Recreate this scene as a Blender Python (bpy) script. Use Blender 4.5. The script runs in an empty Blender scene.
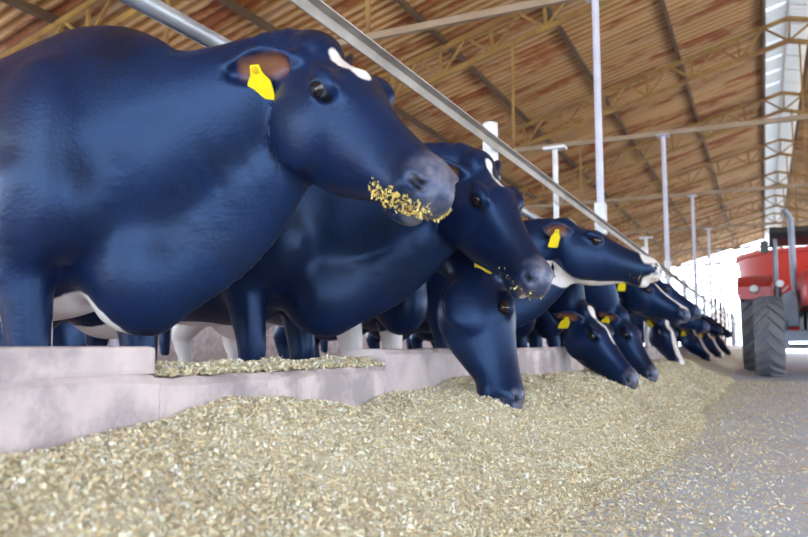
import bpy, math, random, time
import numpy as np
from mathutils import Vector, Matrix
random.seed(7); np.random.seed(7)
PI = math.pi
sc = bpy.context.scene
COL = sc.collection
# ------------------------------------------------------------------ camera, sky, exposure
H = 0.45                                   # lens height above the feed lane
F_PX = 750.0                               # focal length in pixels of an 808 px wide frame
PITCH = math.atan(76.5 / F_PX)
YAW = math.atan(361.0 / F_PX * math.cos(PITCH))
cam_d = bpy.data.cameras.new('camera'); cam = bpy.data.objects.new('camera', cam_d); COL.objects.link(cam)
cam.location = (0, 0, H); cam.rotation_euler = (PI / 2 + PITCH, 0, YAW)
cam_d.sensor_width = 36; cam_d.lens = F_PX / 808 * 36; cam_d.clip_start = 0.02; cam_d.clip_end = 600
cam_d.dof.use_dof = True; cam_d.dof.focus_distance = 2.6; cam_d.dof.aperture_fstop = 3.4
sc.camera = cam
world = bpy.data.worlds.new('sky'); sc.world = world; world.use_nodes = True
bg = world.node_tree.nodes['Background']
bg.inputs[0].default_value = (0.72, 0.86, 1.0, 1); bg.inputs[1].default_value = 3.2
sun_d = bpy.data.lights.new('sun', 'SUN'); sun_d.energy = 9.0; sun_d.angle = math.radians(3); sun_d.color = (1.0, 0.93, 0.82)
sun = bpy.data.objects.new('sun', sun_d); COL.objects.link(sun); sun.rotation_euler = (math.radians(63), 0, math.radians(68))
vs = sc.view_settings
vs.view_transform = 'Standard'; vs.look = 'None'; vs.exposure = 1.28; vs.gamma = 1.0; vs.use_curve_mapping = False
sc.cycles.use_denoising = True
sc.cycles.max_bounces = 8; sc.cycles.diffuse_bounces = 5

# ------------------------------------------------------------------ helpers: pixel -> place
_F = np.array([-math.sin(YAW) * math.cos(PITCH), math.cos(YAW) * math.cos(PITCH), math.sin(PITCH)])
_R = np.array([math.cos(YAW), math.sin(YAW), 0.0]); _U = np.cross(_R, _F)
def at_x(px, py, X):
    """point of the pixel's ray on the lengthwise plane x = X"""
    d = _F + _R * (px - 404) / F_PX - _U * (py - 268.5) / F_PX
    return np.array([0, 0, H]) + d * X / d[0]

# ------------------------------------------------------------------ helpers: objects
def tag(o, label=None, cat=None, group=None, kind=None):
    if label: o['label'] = label
    if cat: o['category'] = cat
    if group: o['group'] = group
    if kind: o['kind'] = kind
    return o
def empty(name, loc=(0, 0, 0), rz=0, parent=None):
    o = bpy.data.objects.new(name, None); COL.objects.link(o)
    o.location = loc; o.rotation_euler = (0, 0, rz); o.empty_display_size = 0.1
    if parent: o.parent = parent
    return o
def link_mesh(name, me, parent=None, loc=None, rot=None):
    o = bpy.data.objects.new(name, me); COL.objects.link(o)
    if parent: o.parent = parent
    if loc is not None: o.location = loc
    if rot is not None: o.rotation_euler = rot
    return o
def copy_tree(o, parent=None):
    c = o.copy(); COL.objects.link(c); c.parent = parent
    for ch in list(o.children): copy_tree(ch, c)
    return c
def V(*a): return Vector(a)
class MB:
    def __init__(s): s.v = []; s.f = []
    def add(s, vs, fs):
        n = len(s.v); s.v += [tuple(p) for p in vs]; s.f += [tuple(i + n for i in f) for f in fs]; return s
    def box(s, x0, x1, y0, y1, z0, z1, m=None):
        p = [Vector((x, y, z)) for x in (x0, x1) for y in (y0, y1) for z in (z0, z1)]
        if m: p = [m @ q for q in p]
        return s.add(p, [(0, 1, 3, 2), (4, 6, 7, 5), (0, 4, 5, 1), (2, 3, 7, 6), (0, 2, 6, 4), (1, 5, 7, 3)])
    def bar(s, a, b, w, h, up=(0, 0, 1)):
        a = Vector(a); b = Vector(b); t = (b - a).normalized(); u = Vector(up)
        sd = t.cross(u)
        if sd.length < 1e-4: sd = t.cross(Vector((0, 1, 0)))
        sd.normalize(); u = sd.cross(t)
        p = [q + sd * (i * w / 2) + u * (j * h / 2) for q in (a, b) for i, j in ((-1, -1), (1, -1), (1, 1), (-1, 1))]
        return s.add(p, [(3, 2, 1, 0), (4, 5, 6, 7), (0, 1, 5, 4), (1, 2, 6, 5), (2, 3, 7, 6), (3, 0, 4, 7)])
    def tube(s, pts, r, n=12, caps=True):
        pts = [Vector(p) for p in pts]; k = len(pts)
        rs = r if isinstance(r, (list, tuple)) else [r] * k
        rings = []; prev = None
        for i, p in enumerate(pts):
            t = (pts[min(i + 1, k - 1)] - pts[max(i - 1, 0)]).normalized()
            u = prev if prev is not None else (Vector((0, 0, 1)) if abs(t.z) < .9 else Vector((1, 0, 0)))
            u = (u - t * u.dot(t)).normalized(); prev = u; w = t.cross(u)
            rings.append([p + (u * math.cos(2 * PI * j / n) + w * math.sin(2 * PI * j / n)) * rs[i] for j in range(n)])
        fs = [(i * n + j, i * n + (j + 1) % n, (i + 1) * n + (j + 1) % n, (i + 1) * n + j) for i in range(k - 1) for j in range(n)]
        if caps: fs += [tuple(range(n - 1, -1, -1)), tuple((k - 1) * n + j for j in range(n))]
        return s.add([p for r_ in rings for p in r_], fs)
    def lathe(s, prof, n=24, axis='z', c=(0, 0, 0), close=False):
        c = Vector(c); vs_ = []
        for r, h in prof:
            for j in range(n):
                a = 2 * PI * j / n; q = (r * math.cos(a), r * math.sin(a), h)
                if axis == 'x': q = (q[2], q[0], q[1])
                if axis == 'y': q = (q[0], q[2], q[1])
                vs_.append(c + Vector(q))
        k = len(prof); kk = k if close else k - 1
        fs = [(i * n + j, i * n + (j + 1) % n, ((i + 1) % k) * n + (j + 1) % n, ((i + 1) % k) * n + j) for i in range(kk) for j in range(n)]
        return s.add(vs_, fs)
    def prism(s, poly, d0, d1, m=None):
        """poly in xz, thickness along y"""
        n = len(poly); p = [Vector((x, d, z)) for d in (d0, d1) for x, z in poly]
        if m: p = [m @ q for q in p]
        return s.add(p, [tuple(range(n)), tuple(range(2 * n - 1, n - 1, -1))] + [(i, i + n, (i + 1) % n + n, (i + 1) % n) for i in range(n)])
    def mesh(s, name, mat, smooth=False, bevel=0):
        me = bpy.data.meshes.new(name); me.from_pydata(s.v, [], s.f); me.materials.append(mat)
        import bmesh
        bm = bmesh.new(); bm.from_mesh(me)
        bmesh.ops.recalc_face_normals(bm, faces=bm.faces)
        if bevel: bmesh.ops.bevel(bm, geom=[e for e in bm.edges], offset=bevel, segments=2, affect='EDGES', profile=.6)
        bm.to_mesh(me); bm.free()
        if smooth:
            me.shade_smooth()
            me.set_sharp_from_angle(angle=math.radians(40))
        return me
    def build(s, name, mat, parent=None, smooth=False, bevel=0, loc=None, rot=None):
        return link_mesh(name, s.mesh(name, mat, smooth, bevel), parent, loc, rot)

# ------------------------------------------------------------------ helpers: materials
def mat_new(name):
    m = bpy.data.materials.new(name); m.use_nodes = True
    nt = m.node_tree; return m, nt, nt.nodes['Principled BSDF']
def N(nt, t, **k):
    n = nt.nodes.new(t)
    for a, b in k.items(): setattr(n, a, b)
    return n
def noise(nt, vec, scale, detail=4, rough=.55):
    n = N(nt, 'ShaderNodeTexNoise'); n.inputs['Scale'].default_value = scale
    n.inputs['Detail'].default_value = detail; n.inputs['Roughness'].default_value = rough
    if vec is not None: nt.links.new(vec, n.inputs['Vector'])
    return n.outputs['Fac']
def ramp(nt, fac, stops):
    r = N(nt, 'ShaderNodeValToRGB'); e = r.color_ramp.elements
    while len(e) < len(stops): e.new(.5)
    for i, (p, c) in enumerate(stops):
        e[i].position = p; e[i].color = (*c, 1) if len(c) == 3 else c
    nt.links.new(fac, r.inputs[0]); return r.outputs[0]
def mix(nt, fac, a, b, blend='MIX'):
    m = N(nt, 'ShaderNodeMix', data_type='RGBA', blend_type=blend)
    for i, x in ((0, fac), (6, a), (7, b)):
        if hasattr(x, 'links'): nt.links.new(x, m.inputs[i])
        elif i: m.inputs[i].default_value = (*x, 1)
        else: m.inputs[0].default_value = x
    return m.outputs[2]
def coords(nt, scale=(1, 1, 1), kind='Object'):
    tc = N(nt, 'ShaderNodeTexCoord'); mp = N(nt, 'ShaderNodeMapping'); mp.inputs['Scale'].default_value = scale
    nt.links.new(tc.outputs[kind], mp.inputs[0]); return mp.outputs[0]
def bump(nt, b, fac, strength=.3, dist=.01):
    n = N(nt, 'ShaderNodeBump'); n.inputs['Strength'].default_value = strength; n.inputs['Distance'].default_value = dist
    nt.links.new(fac, n.inputs['Height']); nt.links.new(n.outputs[0], b.inputs['Normal'])
def mat(name, c0, c1=None, scale=8, rough=.6, metal=0.0, bmp=0.0, stretch=(1, 1, 1), lo=.35, hi=.65, c2=None, s2=2.0):
    m, nt, b = mat_new(name); b.inputs['Roughness'].default_value = rough; b.inputs['Metallic'].default_value = metal
    v = coords(nt, stretch); n1 = noise(nt, v, scale)
    c = ramp(nt, n1, [(lo, c0), (hi, c1 or tuple(x * .75 for x in c0))])
    if c2:
        f = ramp(nt, noise(nt, v, s2, 5, .65), [(.5, (0, 0, 0)), (.62, (1, 1, 1))]); c = mix(nt, f, c, c2)
    nt.links.new(c, b.inputs['Base Color'])
    if bmp: bump(nt, b, noise(nt, v, scale * 5, 6), bmp, .006)
    return m

M_ = {}
M_['floor'] = mat('lane_concrete', (.63, .71, .84), (.56, .62, .74), 1.2, .7, bmp=.35, c2=(.60, .61, .64), s2=.5)
M_['alley'] = mat('alley_concrete', (.48, .38, .38), (.34, .27, .28), 1.5, .8, bmp=.4, c2=(.30, .22, .20), s2=.7)
M_['kerb'] = mat('kerb_concrete', (.66, .57, .57), (.48, .41, .43), 7, .85, bmp=.8, c2=(.38, .33, .34), s2=3.5)
M_['ground'] = mat('dry_ground', (.62, .55, .47), (.52, .46, .38), .3, .9)
M_['pipe'] = mat('galvanised_pipe', (.50, .52, .55), (.36, .38, .42), 6, .42, .55)
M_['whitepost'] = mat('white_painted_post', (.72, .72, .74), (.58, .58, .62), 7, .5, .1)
M_['lilac'] = mat('pale_lilac_paint', (.56, .57, .70), (.46, .46, .58), 3, .5, .1)
M_['rail'] = mat('weathered_angle_rail', (.52, .49, .46), (.36, .33, .30), 5, .5, .3)
M_['tie'] = mat('tan_tie_beam', (.32, .24, .17), (.25, .18, .12), 3, .6)
M_['truss'] = mat('ochre_truss_paint', (.33, .20, .055), (.24, .14, .04), 3, .6, 0, c2=(.20, .10, .035), s2=1.2)
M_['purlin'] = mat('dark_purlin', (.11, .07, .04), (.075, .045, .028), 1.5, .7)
M_['black'] = mat('black_plastic', (.018, .018, .020), (.028, .028, .03), 8, .45)
M_['rubber'] = mat('dusty_tyre_rubber', (.15, .16, .20), (.21, .21, .23), 5, .85)
M_['red'] = mat('red_paint', (.55, .035, .035), (.46, .03, .03), 3, .35)
M_['redtub'] = mat('red_wagon_paint', (.62, .035, .02), (.52, .03, .02), 1.5, .45)
M_['steelblue'] = mat('blue_grey_steel', (.26, .29, .36), (.20, .22, .28), 4, .5, .3)
M_['lamp'] = mat('lamp_glass', (.75, .75, .75), (.65, .65, .68), 6, .15)
M_['tagyellow'] = mat('yellow_tag_plastic', (.86, .70, .01), (.80, .62, .01), 30, .4)
M_['rim'] = mat('pale_wheel_rim', (.55, .55, .56), (.45, .44, .44), 5, .5)

# ================================================================== THE SETTING
KX = -1.25                        # lane face of the feed kerb
RX = -1.36                        # line of posts, rails and columns
RIDGE_X, RIDGE_Z, SLOPE = 0.78, 7.75, 0.275
Y0, Y1 = -9.5, 57.5
EAVE_L, EAVE_R = -13.4, 14.9
tag(MB().box(KX - .17, 15.2, Y0, Y1, -.2, 0).build('floor', M_['floor']), 'pale grey concrete feed lane strewn with feed', None, None, 'structure')
tag(MB().box(-14, KX - .17, Y0, Y1, -.2, 0).build('floor_alley', M_['alley']), 'pinkish concrete floor the cows stand on', None, None, 'structure')
tag(MB().box(-160, 160, -90, 260, -.5, -.2).build('ground', M_['ground']), 'dry pale ground outside the barn', None, None, 'structure')
tag(MB().box(-13.75, -13.6, Y0, Y1, 0, 1.1).build('wall_left', M_['kerb']), 'low concrete wall along the far side of the barn', None, None, 'structure')

# feed kerb: three lengths of different height
kerb = empty('kerb_wall'); tag(kerb, 'rough concrete feed kerb between cows and lane', None, None, 'structure')
def kerb_len(y0, y1, h, dx=0.0, seg=.06):
    n = max(2, min(60, int((y1 - y0) / seg))); prof = [(KX + dx, -.02), (KX + dx, h - .02), (KX + dx - .02, h), (KX - .15, h), (KX - .17, h - .02), (KX - .17, -.02)]
    rng = random.Random(int(h * 1000)); vs_ = []
    for i in range(n + 1):
        y = y0 + (y1 - y0) * i / n
        for k, (x, z) in enumerate(prof):
            j = .006 if 0 < k < 5 else 0
            vs_.append((x + rng.uniform(-j, j), y, z + rng.uniform(-j, j) * .8))
    P = len(prof)
    fs = [(i * P + k, i * P + (k + 1) % P, (i + 1) * P + (k + 1) % P, (i + 1) * P + k) for i in range(n) for k in range(P)]
    fs += [tuple(range(P)), tuple(n * P + k for k in range(P))[::-1]]
    return MB().add(vs_, fs).build('concrete_block', M_['kerb'], kerb)
kerb_len(-6.0, 1.32, .385, .0)
o = MB().box(KX - .165, KX - .012, -5.9, 1.32, .383, .447).build('concrete_block', M_['kerb'], kerb, bevel=.012)
kerb_len(1.322, 2.46, .375, .004)
kerb_len(2.462, 5.4, .432, .0); kerb_len(5.402, 10.9, .435, -.004); kerb_len(10.902, 22, .432); kerb_len(22.002, 55, .434)

# ------------------------------------------------------------------ roof: purlins, corrugated sheets, ridge strip
def roof_z(x): return RIDGE_Z - SLOPE * abs(x - RIDGE_X)
def rusty_sheet(name, translucent=False):
    m, nt, b = mat_new(name)
    oi = N(nt, 'ShaderNodeObjectInfo')
    tc = N(nt, 'ShaderNodeTexCoord'); geo = N(nt, 'ShaderNodeNewGeometry')
    mp = N(nt, 'ShaderNodeMapping'); mp.inputs['Scale'].default_value = (.30, 1.5, 1.0)
    nt.links.new(geo.outputs['Position'], mp.inputs[0]); v = mp.outputs[0]
    c = ramp(nt, noise(nt, v, 1.7, 6, .62), [(.28, (.20, .085, .028)), (.42, (.36, .175, .045)), (.54, (.40, .22, .075)), (.68, (.42, .31, .24))])
    f = ramp(nt, noise(nt, v, .8, 7, .72), [(.50, (0, 0, 0)), (.58, (1, 1, 1))])
    rust = f
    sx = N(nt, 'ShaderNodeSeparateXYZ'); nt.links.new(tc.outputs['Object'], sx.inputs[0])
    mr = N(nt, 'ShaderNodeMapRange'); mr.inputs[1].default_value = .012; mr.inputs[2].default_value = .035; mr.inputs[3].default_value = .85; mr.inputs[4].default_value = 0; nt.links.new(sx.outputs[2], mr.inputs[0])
    c = mix(nt, mr.outputs[0], c, (.54, .37, .20)); c = mix(nt, rust, c, (.27, .085, .025))  # lower ribs painted paler to imitate corrugation shading, then rust patches
    tint = ramp(nt, oi.outputs['Random'], [(0, (.80, .78, .76)), (1, (1.08, 1.05, 1.02))])
    c = mix(nt, 1.0, c, tint, 'MULTIPLY')
    nt.links.new(c, b.inputs['Base Color']); b.inputs['Roughness'].default_value = .55; b.inputs['Metallic'].default_value = .1
    return m
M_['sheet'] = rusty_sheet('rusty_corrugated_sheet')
m, nt, b = mat_new('translucent_ridge_sheet')
tr = N(nt, 'ShaderNodeBsdfTranslucent'); tr.inputs[0].default_value = (.10, .105, .11, 1)
df = N(nt, 'ShaderNodeBsdfDiffuse'); df.inputs[0].default_value = (.80, .80, .80, 1)
ms = N(nt, 'ShaderNodeMixShader'); ms.inputs[0].default_value = .42
nt.links.new(tr.outputs[0], ms.inputs[2]); nt.links.new(df.outputs[0], ms.inputs[1]); nt.links.new(ms.outputs[0], nt.nodes['Material Output'].inputs[0])
M_['ridge'] = m
ceiling = empty('ceiling', (0, 0, 0)); tag(ceiling, 'rusty corrugated metal barn roof seen from below', None, None, 'structure')
SW = 1.1; WAVES = 5
def sheet_mesh(name, L, material, amp=.06):
    """corrugations run down the slope (local x), repeated along local y"""
    n = WAVES * 4 + 2; vs_ = []
    for i in range(n + 1):
        y = SW * i / (WAVES * 4); q = i % 4; z = (0, 1, 1, 0)[q] * amp
        vs_ += [(0, y, z), (L, y, z)]
    fs = [(2 * i, 2 * i + 1, 2 * i + 3, 2 * i + 2) for i in range(n)]
    me = bpy.data.meshes.new(name); me.from_pydata(vs_, [], fs); me.materials.append(material); return me
ang = math.atan(SLOPE)
half_gap = .46
total = (RIDGE_X - half_gap - EAVE_L + .5) / math.cos(ang)
L1 = total * .5 + .1
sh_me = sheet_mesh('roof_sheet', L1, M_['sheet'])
rd_me = sheet_mesh('ridge_sheet', .62 / math.cos(ang), M_['ridge'], .02)
ny = int((Y1 - Y0) / SW)
rng = random.Random(3)
for i in range(ny):
    y = Y0 + i * SW
    for side in (-1, 1):
        for k in range(2):
            d = half_gap + k * (L1 - .12) * math.cos(ang)
            x = RIDGE_X + side * d; z = roof_z(x) + .13 + rng.uniform(-.004, .004) - k * .012
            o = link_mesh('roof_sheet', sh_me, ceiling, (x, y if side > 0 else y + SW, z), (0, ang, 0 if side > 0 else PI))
            if side < 0: o.rotation_euler = (0, ang, PI)
        o = link_mesh('ridge_sheet', rd_me, ceiling, (RIDGE_X - side * .05, y if side > 0 else y + SW, RIDGE_Z + .23 + (.014 if side > 0 else 0) * 1), (0, ang, 0 if side > 0 else PI))
for side in (-1, 1):
    for d in [.50, 2.3, 4.15, 6.0, 7.9, 9.8, 11.7, 13.6]:
        x = RIDGE_X + side * d
        MB().box(-.035, .035, Y0, Y1, -.06, .075).build('purlin', M_['purlin'], ceiling, loc=(x, 0, roof_z(x) + .045), rot=(0, ang * side, 0))

# ------------------------------------------------------------------ roof trusses (one built, the rest copied)
TRUSS_Y = [7.2 + 5.5 * i for i in range(10)]; TIE_Z = 3.87
LD = .52
def make_truss():
    r = empty('roof_truss')
    for side in (-1, 1):
        xe = EAVE_L if side < 0 else EAVE_R
        top = lambda x: roof_z(x) - .05
        low = lambda x: roof_z(x) - .05 - LD
        for nm, fn, w in (('upper_chord', top, .10), ('lower_chord', low, .10)):
            a = (RIDGE_X, 0, fn(RIDGE_X)); b = (xe, 0, fn(xe))
            MB().bar(a, b, w, .085).build(nm, M_['truss'], r)
        n = 14; dx = (abs(xe - RIDGE_X)) / n; tv = None
        for i in range(n + 1):
            x = RIDGE_X + side * dx * i
            if i or side > 0:
                MB().bar((x, 0, low(x)), (x + side * .03, 0, top(x)), .05, .05, (0, 1, 0)).build('vertical_web', M_['truss'], r)
            if i < n:
                x2 = x + side * dx; xm = x + side * dx * .5
                if i % 2 == 0: pts = [((x, low(x)), (xm, top(xm))), ((xm, top(xm)), (x2, low(x2)))]
                else: pts = [((x, low(x)), (xm, top(xm))), ((xm, top(xm)), (x2, low(x2)))]
                for (p, q) in pts:
                    MB().bar((p[0], .0, p[1]), (q[0], .0, q[1]), .045, .045, (0, 1, 0)).build('diagonal_web', M_['truss'], r)
        MB().box(xe - .09, xe + .09, -.09, .09, 0, roof_z(xe) - .1).build('eave_column', M_['lilac'], r)
    MB().bar((EAVE_L, 0, TIE_Z + .04), (EAVE_R, 0, TIE_Z + .04), .06, .075).build('tie_beam', M_['tie'], r)
    for x in (-10.2, -6.9, -3.9, RIDGE_X + .2, 5.0, 8.0):
        MB().bar((x, 0, TIE_Z + .08), (x, 0, roof_z(x) - .5), .04, .04, (0, 1, 0)).build('hanger_rod', M_['truss'], r)
    return r
tr0 = make_truss()
ordw = ['nearest the camera', 'second from the camera', 'third from the camera', 'fourth from the camera', 'fifth from the camera', 'sixth from the camera',
        'seventh from the camera', 'third from the far gable', 'second from the far gable', 'at the open far gable']
for i, y in enumerate(TRUSS_Y):
    t = tr0 if i == 0 else copy_tree(tr0)
    t.location = (0, y, 0)
    tag(t, 'ochre steel lattice roof truss, ' + ordw[i], 'roof truss', 'roof trusses')

# ------------------------------------------------------------------ posts, columns and rails along the feed line
def column(y, label):
    r = empty('steel_column', (RX, y, 0))
    MB().tube([(0, 0, 0), (0, 0, TIE_Z)], .035, 14).build('shaft', M_['lilac'], r, True)
    MB().box(-.05, .047, -.06, .06, 1.50, 1.80).build('rail_bracket', M_['whitepost'], r, bevel=.008)
    MB().box(-.10, .10, -.10, .10, TIE_Z - .012, TIE_Z + .003).build('cap_plate', M_['lilac'], r)
    MB().box(-.10, .10, -.10, .10, 0, .012).build('base_plate', M_['lilac'], r)
    tag(r, label, 'column', 'columns along the feed rail')
for i, y in enumerate(TRUSS_Y[:8]):
    column(y, 'slim pale lilac steel column on the feed line, ' + ['nearest and tallest in view', 'second from the camera', 'third from the camera', 'fourth from the camera', 'fifth from the camera', 'sixth from the camera', 'seventh from the camera', 'farthest of the columns'][i])
def rail_post(y, label, m='whitepost', r_=.044, h=1.71):
    r = empty('rail_post', (RX, y, 0))
    MB().tube([(0, 0, 0), (0, 0, h - .006), (0, 0, h)], [r_, r_, r_ * .85], 16).build('tube', M_[m], r, True)
    MB().lathe([(r_ + .010, 1.30), (r_ + .010, 1.40)], 16).build('clamp', M_['pipe'], r, True)
    tag(r, label, 'post', 'posts carrying the feed rails')
rail_post(.55, 'short white tubular post carrying the rails beside the nearest cow')
rail_post(3.98, 'thick white tubular post rising behind the second cow\'s poll')
for i, y in enumerate([10.1, 15.4, 20.6]):
    rail_post(y, 'white tubular rail post %s' % ['between the first and second lilac columns', 'between the second and third lilac columns', 'between the third and fourth lilac columns'][i], 'whitepost', .04, 1.72)
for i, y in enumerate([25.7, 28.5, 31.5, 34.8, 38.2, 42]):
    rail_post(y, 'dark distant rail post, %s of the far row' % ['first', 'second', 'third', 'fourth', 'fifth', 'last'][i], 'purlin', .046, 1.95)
NX, NZ = RX - .086, 1.353          # bolted to the cows' side of the posts
neck = MB().tube([(NX, -5, NZ), (NX, 12, NZ), (NX, 52, NZ)], .027, 16).build('neck_rail', M_['pipe'], None, True)
tag(neck, 'thick grey galvanised neck rail pipe running above the cows\' necks', 'rail')
ag = MB()
ag.bar((RX + .052, -5, 1.556), (RX + .052, 52, 1.556), .006, .044)
ag.bar((RX + .070, -5, 1.578), (RX + .070, 52, 1.578), .042, .006)
o = ag.build('top_rail', M_['rail']); tag(o, 'weathered angle iron rail along the tops of the feed posts', 'rail')
def t_post(p, z, label):
    r = empty('capped_post', (p[0], p[1], 0))
    MB().tube([(0, 0, 0), (0, 0, z - .03)], .032, 12).build('tube', M_['whitepost'], r, True)
    MB().box(-.13, .13, -.07, .07, z - .035, z).build('cap_plate', M_['whitepost'], r, bevel=.006)
    MB().tube([(.03, -.03, z - .55), (.09, -.05, z - .63), (.05, -.07, z - .70), (-.01, -.05, z - .64)], .012, 8).build('hook', M_['pipe'], r, True)
    tag(r, label, 'post', 'capped posts behind the cows')
p = at_x(555, 147, -2.1); t_post(p, p[2], 'white post with flat T cap behind the cow with a white muzzle')
p = at_x(646, 237, -2.1); t_post(p, p[2], 'smaller distant white post with flat T cap')

# outside: pale pillar beyond the far gable
r = empty('concrete_pillar', (-3.0, 62, -.2)); MB().box(-.5, .5, -.5, .5, 0, 3.0).build('shaft', M_['kerb'], r); MB().box(-.6, .6, -.6, .6, 3.0, 3.15).build('cap', M_['kerb'], r)
tag(r, 'pale concrete pillar standing outside beyond the open gable', 'pillar')

# ================================================================== FEED
def vnoise(x, y, seed=0):
    def h(ix, iy):
        n = (ix * 374761393 + iy * 668265263 + seed * 974711) & 0x7fffffff
        n = (n ^ (n >> 13)) * 1274126177 & 0x7fffffff
        return ((n ^ (n >> 16)) & 0xffff) / 65535.0
    x = np.asarray(x, float); y = np.asarray(y, float)
    ix = np.floor(x).astype(np.int64); iy = np.floor(y).astype(np.int64); fx = x - ix; fy = y - iy
    fx = fx * fx * (3 - 2 * fx); fy = fy * fy * (3 - 2 * fy)
    a = h(ix, iy); b_ = h(ix + 1, iy); c = h(ix, iy + 1); d = h(ix + 1, iy + 1)
    return (a + (b_ - a) * fx) * (1 - fy) + (c + (d - c) * fx) * fy
DENTS = []                                  # hollows the muzzles have eaten
def feed_h(X, Y):
    X = np.asarray(X, float); Y = np.asarray(Y, float)
    w = vnoise(Y * .9, Y * 0 + 3, 5) * .18 - .09
    edge = -.36 + w - .06 * np.clip((Y - 4) / 10, 0, 4)
    s = np.clip((edge - X) / .72, 0, 1.3); s1 = np.clip(s, 0, 1)
    base = .245 * s1 * s1 * (3 - 2 * s1) + .008 * np.clip(s * 8, 0, 1)
    base += .05 * np.exp(-((Y - 1.62) / .28) ** 2 - ((X + 1.2) / .3) ** 2)
    base += .03 * np.exp(-((Y - 3.35) / .5) ** 2 - ((X + 1.2) / .4) ** 2)
    amp = np.clip(s * 3, 0, 1)
    base += amp * ((vnoise(X * 3.2, Y * 3.2, 1) - .5) * .055 + (vnoise(X * 8, Y * 8, 2) - .5) * .022 + (vnoise(X * 24, Y * 24, 3) - .5) * .012 + (vnoise(X * 70, Y * 70, 4) - .5) * .007)
    for (dx, dy, dr, dd) in DENTS:
        base -= dd * np.exp(-((X - dx) ** 2 + (Y - dy) ** 2) / dr ** 2)
    return np.where(s > 0, np.maximum(base, .0), -.02)
FEED_COLS = np.array([[.66, .55, .32], [.56, .47, .27], [.72, .65, .46], [.50, .47, .30], [.60, .45, .22], [.78, .74, .62], [.44, .36, .19], [.58, .57, .42], [.54, .56, .52]])
FEED_COLS_ = FEED_COLS * .80 + FEED_COLS.mean(1, keepdims=True) * .22
m, nt, b = mat_new('chopped_feed')
at = N(nt, 'ShaderNodeAttribute', attribute_name='tint')
nt.links.new(at.outputs['Color'], b.inputs['Base Color']); b.inputs['Roughness'].default_value = .8
M_['flake'] = m
M_['feedbed'] = mat('feed_bed', (.68, .61, .46), (.55, .48, .35), 60, .9, bmp=.8, c2=(.62, .58, .46), s2=9)
def flakes(px, py, pz, size, name, parent=None, tilt=.55, seed=1, mul=(1, 1, 1)):
    rg = np.random.RandomState(seed); n = len(px)
    a = rg.uniform(0, 2 * PI, n); L = size * rg.uniform(.5, 1.5, n); W = L * rg.uniform(.22, .55, n)
    t1 = rg.normal(0, tilt, n); t2 = rg.normal(0, tilt, n)
    d = np.stack([np.cos(a) * np.cos(t1), np.sin(a) * np.cos(t1), np.sin(t1)], 1)
    s = np.stack([-np.sin(a) * np.cos(t2), np.cos(a) * np.cos(t2), np.sin(t2)], 1)
    nn = np.cross(d, s); c = np.stack([px, py, pz], 1)
    d *= L[:, None] / 2; s *= W[:, None] / 2; k = nn * (L * rg.uniform(-.15, .2, n))[:, None]
    vv = np.stack([c - d - s, c - s * 1.1 + k, c + d - s * .8, c + d + s * .8, c + s * 1.1 + k, c - d + s], 1).reshape(-1, 3)
    i = np.arange(n)[:, None] * 6
    ff = np.concatenate([i + np.array([0, 1, 4, 5]), i + np.array([1, 2, 3, 4])], 1).reshape(-1)
    me = bpy.data.meshes.new(name)
    me.vertices.add(n * 6); me.vertices.foreach_set('co', vv.astype(np.float32).ravel())
    me.loops.add(n * 8); me.loops.foreach_set('vertex_index', ff.astype(np.int32))
    me.polygons.add(n * 2); me.polygons.foreach_set('loop_start', np.arange(0, n * 8, 4, dtype=np.int32))
    me.update(calc_edges=True)
    ca = me.color_attributes.new('tint', 'FLOAT_COLOR', 'POINT')
    cc = FEED_COLS_[rg.choice(len(FEED_COLS), n, p=[.2, .16, .14, .1, .1, .08, .06, .1, .06])] * rg.uniform(1.0, 1.42, (n, 1)) * np.array(mul)
    cc = np.concatenate([np.clip(cc, 0, .9), np.ones((n, 1))], 1).repeat(6, 0)
    ca.data.foreach_set('color', cc.astype(np.float32).ravel())
    me.materials.append(M_['flake'])
    return link_mesh(name, me, parent)
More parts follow.
